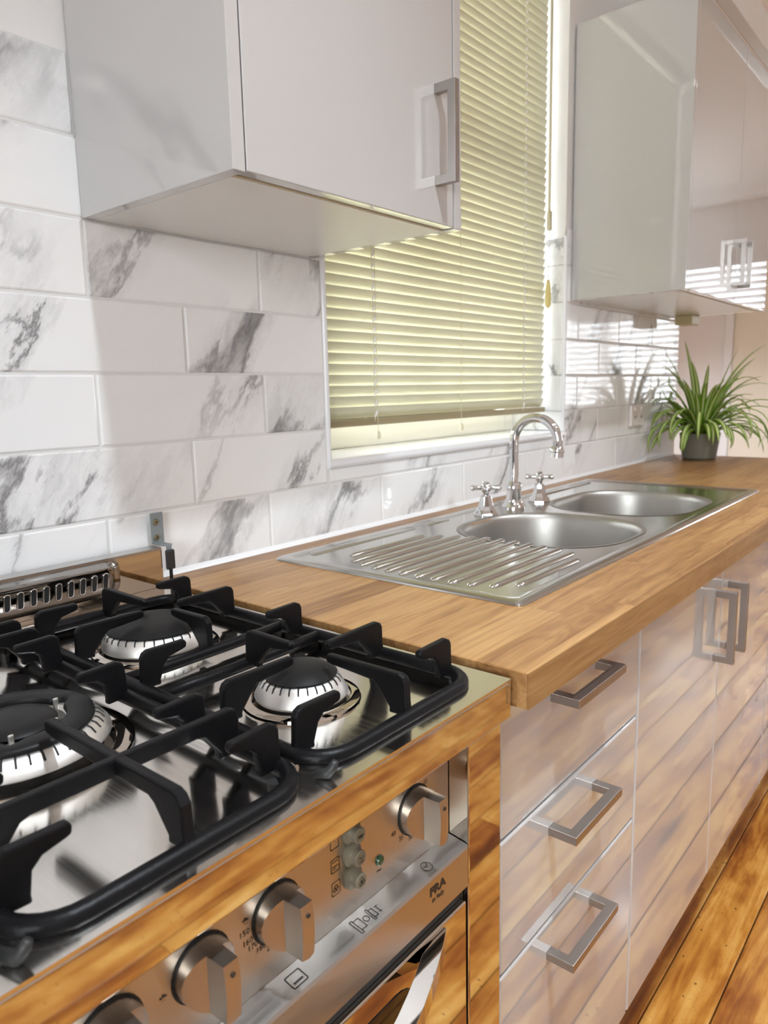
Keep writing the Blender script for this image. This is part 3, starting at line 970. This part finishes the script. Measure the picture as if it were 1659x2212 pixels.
# triple ring wok burner in the middle
wbn = empty('burner', (-.3607 - CXS, -.3540 + .3, WZ)); wbn.parent = st
obj('drip_ring', lathe([(.092, .0), (.091, .002), (.083, .004), (.078, .0035), (.077, .001)], 56), M['mirror'], wbn, smooth=40)
obj('burner_base', lathe([(.067, .001), (.067, .011)], 48), M['black'], wbn, smooth=40)
bm = bmesh.new()
n = 96
rings = [[(r * math.cos(2 * math.pi * k / n), r * math.sin(2 * math.pi * k / n), z) for k in range(n)] for r, z in
         ((.073, .0100), (.0745, .0112), (.0742, .0125), (.0655, .0232), (.062, .0247), (.043, .0247), (.040, .022), (.040, .006), (.060, .006), (.073, .0100))]
loft(bm, rings)
obj('crown', bm, M['alu'], wbn, smooth=40)
bm = bmesh.new()
for k in range(44):
    a = 2 * math.pi * (k + .3) / 44
    u = Vector((math.cos(a), math.sin(a), 0)); s = Vector((-u.y, u.x, 0))
    vs = []
    for r, z in ((.0692, .01865), (.0655, .0232), (.0620, .0248)):
        p = u * r + Vector((0, 0, z)) + (u * .75 + Vector((0, 0, .65))) * .0004
        vs += [bm.verts.new(p - s * .0008), bm.verts.new(p + s * .0008)]
    bm.faces.new((vs[0], vs[1], vs[3], vs[2]))
    bm.faces.new((vs[2], vs[3], vs[5], vs[4]))
obj('flame_port', bm, M['black'], wbn)['kind'] = 'stuff'
bm = bmesh.new()
n = 72
def ringp(r, z, notch=0):
    out = []
    for k in range(n):
        a = 2 * math.pi * k / n
        dd = min(abs((a - q + math.pi) % (2 * math.pi) - math.pi) for q in (.12, 2.2, 4.3))
        rr = r + notch * max(0, 1 - dd / .22)
        out.append((rr * math.cos(a), rr * math.sin(a), z))
    return out
loft(bm, [ringp(.0615, .0246), ringp(.0625, .0262), ringp(.0618, .0285), ringp(.058, .0302), ringp(.046, .0302, .006), ringp(.0412, .0290, .009), ringp(.040, .0255, .009), ringp(.040, .0246, .009), ringp(.0615, .0246)])
obj('ring_cap', bm, M['cap'], wbn, smooth=50)
obj('centre_base', lathe([(.036, .002), (.036, .012), (.031, .022)], 36), M['alu'], wbn, smooth=40)
obj('burner_cap', lathe([(.031, .0222), (.0335, .0238), (.034, .026), (.0315, .0285), (.020, .0305), (.001, .0312)], 40), M['cap'], wbn, smooth=50)
for a in (.12, -1.05, -2.0):
    u = Vector((math.cos(a), math.sin(a), 0)) * .0385
    obj('spark_pin', boxm(u.x - .0022, u.x + .0022, u.y - .0012, u.y + .0012, .012, .0325), M['alu'], wbn, bevel=.001)

# knobs, buttons, print ------------------------------------------------------------------
def knob_mesh():
    bm = bmesh.new()
    r, d0, w = .0208, .0315, .0060
    half = [(.0206, .0085), (.0185, .0100), (.015, .0120), (.011, .0138), (.0078, .0152), (w + .0002, .0158), (w - .0004, d0)]
    cols = [(-u, d) for u, d in half] + [(0, d0 + .001)] + [(u, d) for u, d in reversed(half)]
    fr, bk = [], []
    for u, d in cols:
        v = math.sqrt(max(r * r - u * u, 1e-7))
        row = []
        for k in range(7):
            s = -1 + 2 * k / 6
            bul = .0016 * (1 - s * s) if abs(u) < w else 0
            row.append(bm.verts.new((u, -d - bul, s * v)))
        fr.append(row)
        bk.append((bm.verts.new((u, -.001, -v)), bm.verts.new((u, -.001, v))))
    for a, b in zip(fr, fr[1:]):
        for k in range(6): bm.faces.new((a[k], b[k], b[k + 1], a[k + 1]))
    for i in range(len(cols) - 1):
        bm.faces.new((fr[i][0], bk[i][0], bk[i + 1][0], fr[i + 1][0]))
        bm.faces.new((fr[i][6], fr[i + 1][6], bk[i + 1][1], bk[i][1]))
    for i in (0, -1):
        bm.faces.new(fr[i] + [bk[i][1], bk[i][0]])
    bm.faces.new([b[0] for b in bk] + [b[1] for b in reversed(bk)])
    me = bpy.data.meshes.new('knob')
    bmesh.ops.recalc_face_normals(bm, faces=bm.faces[:])
    bm.to_mesh(me); bm.free()
    me.materials.append(M['knob'])
    for p in me.polygons: p.use_smooth = True
    me.set_sharp_from_angle(angle=R(28))
    return me
KM = knob_mesh()
dot = lathe([(.0017, 0), (.0017, .0006)], 12)
KZ = .8075
def on_stove(o, x, yy, zz): o.location = (x - CXS, yy + .3, zz)
dot_me = None
for kx in (-.1285, -.2890, -.3530, -.4170, -.4810, -.5450, -.6050):
    k = obj('control_knob', KM, None, st)
    on_stove(k, kx, -.5815, KZ)
    if dot_me is None:
        dot_me = bpy.data.meshes.new('pointer_dot'); dot.to_mesh(dot_me); dot.free(); dot_me.materials.append(M['ink'])
    obj('pointer_dot', dot_me, None, k, (0, -.0334, .0125), rot=(R(98), 0, 0))
    sk_ = obj('knob_skirt', lathe([(.0225, 0), (.0225, .0012)], 28), M['black'], k, (0, 0, 0), rot=(R(90), 0, 0))
for bz in (.829, .8095, .7900):
    b = obj('push_button', lathe([(.0098, 0), (.0098, .0025), (.0072, .0045), (.0064, .0055), (.0064, .010), (.0056, .0108)], 24), M['button'], st, smooth=40, rot=(R(90), 0, 0))
    on_stove(b, -.2105, -.582, bz)
ld_ = obj('indicator_light', lathe([(.0045, 0), (.0045, .001), (.0035, .0022), (.001, .0026)], 20), M['green'], st, smooth=40, rot=(R(90), 0, 0))
on_stove(ld_, -.1765, -.5822, .785)

def text_obj(name, s, size, mat, parent, loc, rot, bold=0.0, spread=1.0):
    cu = bpy.data.curves.new('print', 'FONT')
    cu.body = s
    cu.size = size
    cu.align_x = 'CENTER'
    cu.align_y = 'CENTER'
    cu.offset = bold
    cu.space_character = spread
    cu.resolution_u = 3
    tmp = bpy.data.objects.new('print', cu)
    me = bpy.data.meshes.new_from_object(tmp)
    bpy.data.objects.remove(tmp)
    o = obj(name, me, mat, parent, rot=rot)
    on_stove(o, *loc)
    return o
VERT = (R(90), 0, 0)
PY = -.58235
for s, x, zz in (('10', -.112, .8255), ('40', -.1575, .7985), ('35', -.1475, .7895), ('30', -.1345, .7835),
                 ('150', -.3180, .8085), ('160', -.3155, .8003), ('170', -.3115, .7945), ('180', -.3045, .7888), ('200', -.2950, .7840)):
    text_obj('printed_number', s, .0062, M['ink'], st, (x, PY, zz), VERT)
text_obj('printed_symbol', '*', .011, M['ink'], st, (-.3165, PY, .8145), VERT, bold=.0004)
text_obj('printed_symbol', '*', .011, M['ink'], st, (-.3815, PY, .8030), VERT, bold=.0004)
text_obj('printed_symbol', '~', .011, M['ink'], st, (-.1775, PY, .7765), VERT)
text_obj('printed_lettering', 'FRA', .0108, M['ink'], st, (-.1250, -.6043, .7400), VERT, bold=.0005, spread=1.05).scale = (1.2, 1, 1)
text_obj('printed_lettering', 'in Italy', .0066, M['ink'], st, (-.1245, -.6043, .7312), VERT, bold=.00008)

def strokes(polys, w):
    """thin flat strokes in the x/z plane (facing -y)"""
    bm = bmesh.new()
    for pl in polys:
        for a, b in zip(pl, pl[1:]):
            a, b = Vector(a), Vector(b)
            t_ = (b - a)
            if t_.length < 1e-6: continue
            t_.normalize()
            s = Vector((-t_.y, t_.x)) * w / 2
            e = t_ * w / 2
            bm.faces.new([bm.verts.new((p.x, 0, p.y)) for p in (a - s - e, b - s + e, b + s + e, a + s - e)])
    return bm
def circ(cx, cy, r, a0=0, a1=360, n=20): return [(cx + r * math.cos(R(a0 + (a1 - a0) * k / n)), cy + r * math.sin(R(a0 + (a1 - a0) * k / n))) for k in range(n + 1)]
def rr(x0, x1, y0, y1, r=.001):
    p = rrect(x0, x1, y0, y1, r, 3); return p + p[:1]
def icon(name, polys, w, x, yy, zz, rot=(0, 0, 0), mat='ink'):
    o = obj(name, strokes(polys, w), M[mat], st, rot=rot)
    on_stove(o, x, yy, zz)
flat = (R(-82), 0, 0)                                   # lying on the sloping ledge
icon('printed_clock', [circ(0, 0, .0052), [(-.0026, .0018), (0, -.0004), (.0026, .0032)]], .0005, -.1265, -.5935, .7562, flat)
icon('printed_timer_symbol', [rr(-.0145, -.012, -.0075, .0065, .0003), rr(-.012, -.006, -.005, .005, .0003), circ(-.0015, 0, .0026), rr(.003, .005, -.006, .006, .0003), rr(.005, .009, -.004, .004, .0003), [(.013, -.003), (.013, .003)], [(.0115, .003), (.0145, .003)], [(.0115, -.003), (.0145, -.003)]], .0005, -.206, -.5935, .7562, flat)
icon('printed_oven_symbol', [rr(-.0068, .0068, -.0055, .0055, .0012), [(-.004, -.0018), (.004, -.0018)], [(-.004, -.0025), (.004, -.0025)]], .0007, -.2835, -.5935, .7562, flat)
for zz, inner in ((.829, []), (.8095, [[(-.003, .003), (.003, .003)], [(-.003, -.001), (.003, -.001)], [(-.003, -.003), (.001, -.003)]]), (.7900, [circ(0, .0012, .0015), circ(-.0015, -.0012, .0014), circ(.0015, -.0012, .0014)])):
    icon('printed_button_symbol', [rr(-.0045, .0045, -.0055, .0055)] + inner, .0005, -.2285, PY, zz)
for zz, sh in ((.829, [[(-.003, .0005), (.003, .0005)], [(-.0024, .0005), (-.0018, -.0015), (-.0012, .0005), (-.0006, -.0015), (0, .0005), (.0006, -.0015), (.0012, .0005), (.0018, -.0015), (.0024, .0005)]]),
               (.8095, [circ(0, .0035, .003, 200, 340, 8), [(-.0025, -.0022), (.0025, -.0022)], [(0, -.0035), (.0015, -.0012)]]),
               (.7900, [circ(0, .0018, .0016), circ(-.0015, -.0012, .0015), circ(.0017, -.0012, .0015)])):
    icon('printed_button_mark', sh, .0005, -.2105, -.5933, zz)

# oven door with bowed handle
sob('door_gap', boxm(-.6495, -.0765, -.598, -.576, .6995, .7120), M['black'])
sob('door_gap', boxm(-.0792, -.0765, -.598, -.576, .10, .699), M['black'])
od = sob('oven_door', boxm(-.6465, -.0797, -.604, -.577, .10, .699), M['mirror'], bevel=.0015)
gl = obj('oven_glass', prism(rrect(-.60, -.155, .20, .676, .03), 'y', -.6048, -.6042), M['glassblack'], None)
gl.parent = od
ang = R(28)
chord = .50
Rr = chord / 2 / math.sin(ang)
pts = []
for k in range(25):
    a = -ang + 2 * ang * k / 24
    pts.append((-.3635 - Rr * math.sin(a), -.604 - (Rr * math.cos(a) - Rr * math.cos(ang))))
inn = [(x + .0 * x, yy + .016) for x, yy in pts]
bm = bmesh.new()
rings = []
for (x, yy), (xi, yi) in zip(pts, inn):
    yi = min(yi, -.6043)
    rings.append([(x, yy - .001, .6765), (x, yy - .001, .6935), (xi, yi, .6935), (xi, yi, .6765)])
loft(bm, rings, True, True, True)
hd = obj('oven_handle', bm, M['chrome'], None, bevel=.0012); hd.parent = od

# ------------------------------------------------------------------ pot supports
def finger(r_root, r_tip, ztop, rooty, zr, thick=.0072, short=False):
    """polygon in (r,z): r measured from the grate's side towards the burner"""
    zt = ztop
    L = abs(r_root - r_tip)
    lo = .012 if not short else .011
    kx = min(.034, L * .60)
    return [(-.004, zr), (-.0025, zr + .012), (-.002, zt - .0065), (.0005, zt - .0022), (.0055, zt), (L, zt - .0008), (L + .0015, zt - .004), (L + .001, zt - .0085),
            (L * .93, zt - .0098), (kx, zt - .0128), (kx - .006, zt - .0185), (.0165, zr + .004), (.017, zr - .001)]
def finger_mesh(L, dz, thick=.0074):
    pol = finger(0, L, dz, 0, 0)
    bm = prism(pol, 'y', -thick / 2, thick / 2)
    me = bpy.data.meshes.new('finger')
    bmesh.ops.recalc_face_normals(bm, faces=bm.faces[:])
    bm.to_mesh(me); bm.free()
    me.materials.append(M['iron'])
    return me
FC = {}
GZ = .8985                                              # ring bar centre
TOPZ = .9345
def add_finger(parent, x, yy, direction, L):
    key = round(L, 4)
    if key not in FC: FC[key] = finger_mesh(L, TOPZ - GZ)
    rz = {'+x': 0, '-x': math.pi, '+y': math.pi / 2, '-y': -math.pi / 2}[direction]
    return obj('finger', FC[key], None, parent, (x, yy, 0), rot=(0, 0, rz), bevel=.0018)
def ring_path(hx, y0, y1, r):
    return [(p[0], p[1], 0) for p in rrect(-hx, hx, y0, y1, r, 7)]
def side_grate(cx, label):
    g = tag(empty('pot_support', (cx, 0, GZ)), label, 'stove grate', 'cast iron stove grates')
    hx = .1032
    obj('ring_bar', tube(ring_path(hx, -.586, -.1025, .032), .0066, 12, closed=True), M['iron'], g, smooth=True)
    for yy in (-.3785, -.3180):
        obj('cross_bar', tube([(-hx, yy, 0), (-.05, yy, -.001), (.05, yy, -.001), (hx, yy, 0)], .0062, 10), M['iron'], g, smooth=True)
    rt_ = .1002
    for yy, L in ((-.5565, .0458), (-.4705, .0758), (-.3510, .0458), (-.2300, .0758), (-.1415, .0458)):
        add_finger(g, rt_, yy, '-x', L)
        add_finger(g, -rt_, yy, '+x', L)
    add_finger(g, .002, -.583, '+y', .089)
    add_finger(g, .002, -.3810, '-y', .063)
    add_finger(g, .002, -.3155, '+y', .063)
    add_finger(g, .002, -.1055, '-y', .0915)
    for sx in (-1, 1):
        for yy in (-.568, -.122):
            obj('foot', lathe([(.005, WZ - GZ), (.0055, -.004)], 10, sx * .095, yy), M['rubber'], g)
    return g
side_grate(GX[0], 'black cast iron grate over the two burners beside the worktop')
side_grate(GX[2], 'black cast iron grate on the far side from the worktop')
g = tag(empty('pot_support', (GX[1], 0, GZ)), 'black cast iron grate over the large wok burner', 'stove grate', 'cast iron stove grates')
hx = .1000
obj('ring_bar', tube(ring_path(hx, -.592, -.1040, .034), .0066, 12, closed=True), M['iron'], g, smooth=True)
for yy in (-.5585, -.4711, -.3540, -.2336, -.1486):
    add_finger(g, .0978, yy, '-x', .0407)
    add_finger(g, -.0978, yy, '+x', .0407)
DZ = TOPZ - GZ
for yn, sg in ((-.5148, 1), (-.1925, -1)):
    # long bridge across the ring, and the bar through its middle towards the burner
    pol = [(-.1005, 0), (-.0990, .012), (-.0985, DZ - .0065), (-.096, DZ - .0022), (-.091, DZ), (.091, DZ), (.096, DZ - .0022), (.0985, DZ - .0065), (.0990, .012), (.1005, 0),
           (.0795, -.001), (.079, .005), (.066, DZ - .0145), (.06, DZ - .0125), (-.06, DZ - .0125), (-.066, DZ - .0145), (-.079, .005), (-.0795, -.001)]
    o = obj('bridge_bar', prism(pol, 'y', -.0038, .0038), M['iron'], g, (0, yn, 0), bevel=.0018)
    out = -.5905 if sg > 0 else -.1055
    L1 = abs(yn - out); L2 = .0956
    s0 = -sg * L1
    pol = [(s0 - sg * .004, 0), (s0 - sg * .0005, .012), (s0, DZ - .0075), (s0 + sg * .004, DZ - .0022), (s0 + sg * .0095, DZ), (sg * (L2 - .002), DZ - .0006), (sg * L2, DZ - .004),
           (sg * (L2 - .001), DZ - .0105), (sg * (L2 * .8), DZ - .0125), (s0 + sg * .036, DZ - .0125), (s0 + sg * .030, DZ - .016), (s0 + sg * .0165, .004), (s0 + sg * .017, -.001)]
    obj('centre_bar', prism(pol, 'x', -.0042, .0042), M['iron'], g, (0, yn, 0), bevel=.0018)
for sx in (-1, 1):
    for yy in (-.568, -.130):
        obj('foot', lathe([(.005, WZ - GZ), (.0055, -.004)], 10, sx * .088, yy), M['rubber'], g)
# little rubber stops on the hob front between the grates
for x, which in ((-.2520, 'beside the worktop'), (-.4695, 'away from the worktop')):
    o = tag(obj('grate_stop', tube([(x, -.590, HZ + .003), (x + .003, -.598, HZ + .004), (x + .006, -.601, HZ + .009), (x + .0075, -.602, HZ + .013)], [.004, .0042, .0034, .0026], 10), M['rubber'], smooth=True),
        'small black rubber stop between the wok grate and the grate ' + which, 'rubber stop', 'rubber stops on the hob')

# anti-tip bracket on the tiles at the stove's back corner
t = tag(empty('wall_bracket', (.003, -.012, .95)), 'zinc wall bracket with two screws above the stove backguard', 'bracket')
obj('plate', boxm(-.0105, .0105, -.0012, .0008, .004, .0505), M['zinc'], t, bevel=.0008)
obj('hook', boxm(-.0075, .008, -.0245, .0, .0036, .0056), M['zinc'], t, bevel=.0006)
for zz in (.037, .014):
    s = obj('screw', lathe([(.0046, 0), (.0046, .0016), (.0038, .0028), (.001, .0032)], 18), M['screw'], t, (-.003, -.0014, zz), smooth=40, rot=(R(90), 0, 0))
    bm = bmesh.new()
    box(bm, -.0026, .0026, -.0004, .0004, .0031, .0034); box(bm, -.0004, .0004, -.0026, .0026, .0031, .0034)
    obj('cross_slot', bm, M['black'], s)
obj('strap', boxm(-.004, .0048, -.0268, -.0252, -.014, .0045), M['zinc'], t, bevel=.0004)
obj('rubber_buffer', boxm(-.0085, .0055, -.0335, -.0275, -.030, -.001), M['rubber'], t, bevel=.0022)
obj('pin', boxm(-.003, .001, -.031, -.028, -.052, -.030), M['black'], t)

# ------------------------------------------------------------------ power outlet on the tiles
t = tag(empty('power_outlet', (1.89, -.0005, 1.066)), 'white double power outlet on the tiles behind the plant', 'outlet')
obj('cover_plate', boxm(-.058, .058, -.010, 0, -.036, .036), M['outletw'], t, bevel=.003)
for dx in (-.028, .028):
    obj('socket_face', lathe([(.020, 0), (.020, .0012), (.001, .0014)], 20), M['outletw'], t, (dx, -.0101, -.008), rot=(R(90), 0, 0), smooth=40)
    for a in (-30, 30):
        obj('pin_slot', boxm(-.0012, .0012, -.0005, 0, -.004, .004), M['black'], t, (dx + (.006 if a > 0 else -.006), -.0117, -.005), rot=(0, R(a), 0))
    obj('switch', boxm(dx - .006, dx + .006, -.0135, -.0101, .016, .028), M['outletw'], t, bevel=.001)

# ------------------------------------------------------------------ spider plant
PX, PYY = 2.165, -.135
pp = tag(empty('potted_spider_plant', (PX, PYY, .9)), 'green and cream spider plant in a grey ribbed pot', 'plant')
prof = [(.050, 0.0)]
for k in range(17):
    zz = .004 + k * .0052
    r = .056 + .012 * (zz / .09)
    prof += [(r, zz), (r + .0016, zz + .0026)]
prof += [(.0690, .093), (.066, .094), (.064, .088), (.060, .078)]
pot = obj('pot', lathe(prof, 40), M['pot'], pp, smooth=True)
obj('soil', lathe([(.0625, .076), (.0625, .083), (.03, .087), (.001, .088)], 24), M['soil'], pp, smooth=40)
random.seed(11)
def leaf(az, el, L, droop, wdt, twist=0.0):
    bm = bmesh.new()
    uvl = bm.loops.layers.uv.new('UVMap')
    n = 14
    p = Vector((.014 * math.cos(az), .014 * math.sin(az), .084))
    e = el
    rows = []
    side0 = Vector((-math.sin(az), math.cos(az), 0))
    for i in range(n + 1):
        s = i / n
        d = Vector((math.cos(az) * math.cos(e), math.sin(az) * math.cos(e), math.sin(e)))
        nrm = side0.cross(d).normalized()
        wd = 1.22 * wdt * (math.sin(math.pi * min(1, .18 + .82 * s)) ** .7 * .9 + .12) * (1 if s < .97 else .35)
        rows.append([p - side0 * wd * .5 - nrm * 0 + nrm * wd * .14 * -1 * -1, p.copy(), p + side0 * wd * .5 + nrm * wd * .14])
        step = L / n
        p = p + d * step
        if p.z < .006 and e < 0: p.z = .006
        p.y = min(p.y, -PYY - .02)
        e -= droop / n * (.35 + 1.5 * s)
    vs = [[bm.verts.new(q) for q in r_] for r_ in rows]
    for i in range(n):
        for k in range(2):
            f = bm.faces.new((vs[i][k], vs[i][k + 1], vs[i + 1][k + 1], vs[i + 1][k]))
            for lp, (uu, vv) in zip(f.loops, ((k / 2, i / n), ((k + 1) / 2, i / n), ((k + 1) / 2, (i + 1) / n), (k / 2, (i + 1) / n))):
                lp[uvl].uv = (uu, vv)
    o = obj('leaf', bm, M['leaf'], pp, smooth=True)
    md = o.modifiers.new('thick', 'SOLIDIFY'); md.thickness = .0007
RT = math.atan2(_rt.y, _rt.x)                            # azimuth pointing to picture right
spec = [ # az offset from picture right, elevation, length, droop, width
    (6, 74, .40, .9, .014), (100, 80, .36, .35, .013), (170, 78, .34, .5, .013), (20, 66, .36, .75, .014), (60, 72, .30, .6, .015),
    (160, 60, .32, 2.2, .016), (185, 52, .34, 2.9, .017), (-10, 50, .36, 2.3, .016), (12, 42, .36, 2.5, .016), (200, 40, .31, 2.8, .018),
    (-25, 55, .30, 3.2, .017), (-40, 45, .27, 2.9, .018), (-150, 48, .30, 3.0, .018), (-130, 40, .26, 2.9, .018), (-75, 45, .23, 3.1, .018),
    (-100, 50, .25, 3.0, .018), (-60, 62, .30, 3.4, .017), (-115, 62, .29, 3.4, .017), (-20, 34, .28, 2.4, .018), (205, 30, .27, 2.1, .018),
    (-35, 60, .33, 3.3, .016), (220, 62, .32, 3.5, .016), (35, 60, .26, 2.3, .015), (140, 66, .24, 1.6, .015), (75, 55, .24, 2.4, .015)]
for az, el, L, dr_, wd in spec:
    leaf(RT + R(az), R(el), L, dr_, wd)
for k in range(30):
    leaf(RT + R(random.uniform(0, 360)), R(random.uniform(45, 80)), random.uniform(.22, .36), random.uniform(1.2, 2.4), random.uniform(.013, .019))
for k in range(14):
    leaf(RT + R(random.uniform(0, 360)), R(random.uniform(62, 86)), random.uniform(.18, .32), random.uniform(.3, 1.3), random.uniform(.013, .017))
for k in range(20):
    leaf(RT + R(-90 + random.uniform(-85, 85)), R(random.uniform(25, 50)), random.uniform(.19, .26), random.uniform(2.0, 2.35), random.uniform(.016, .021))
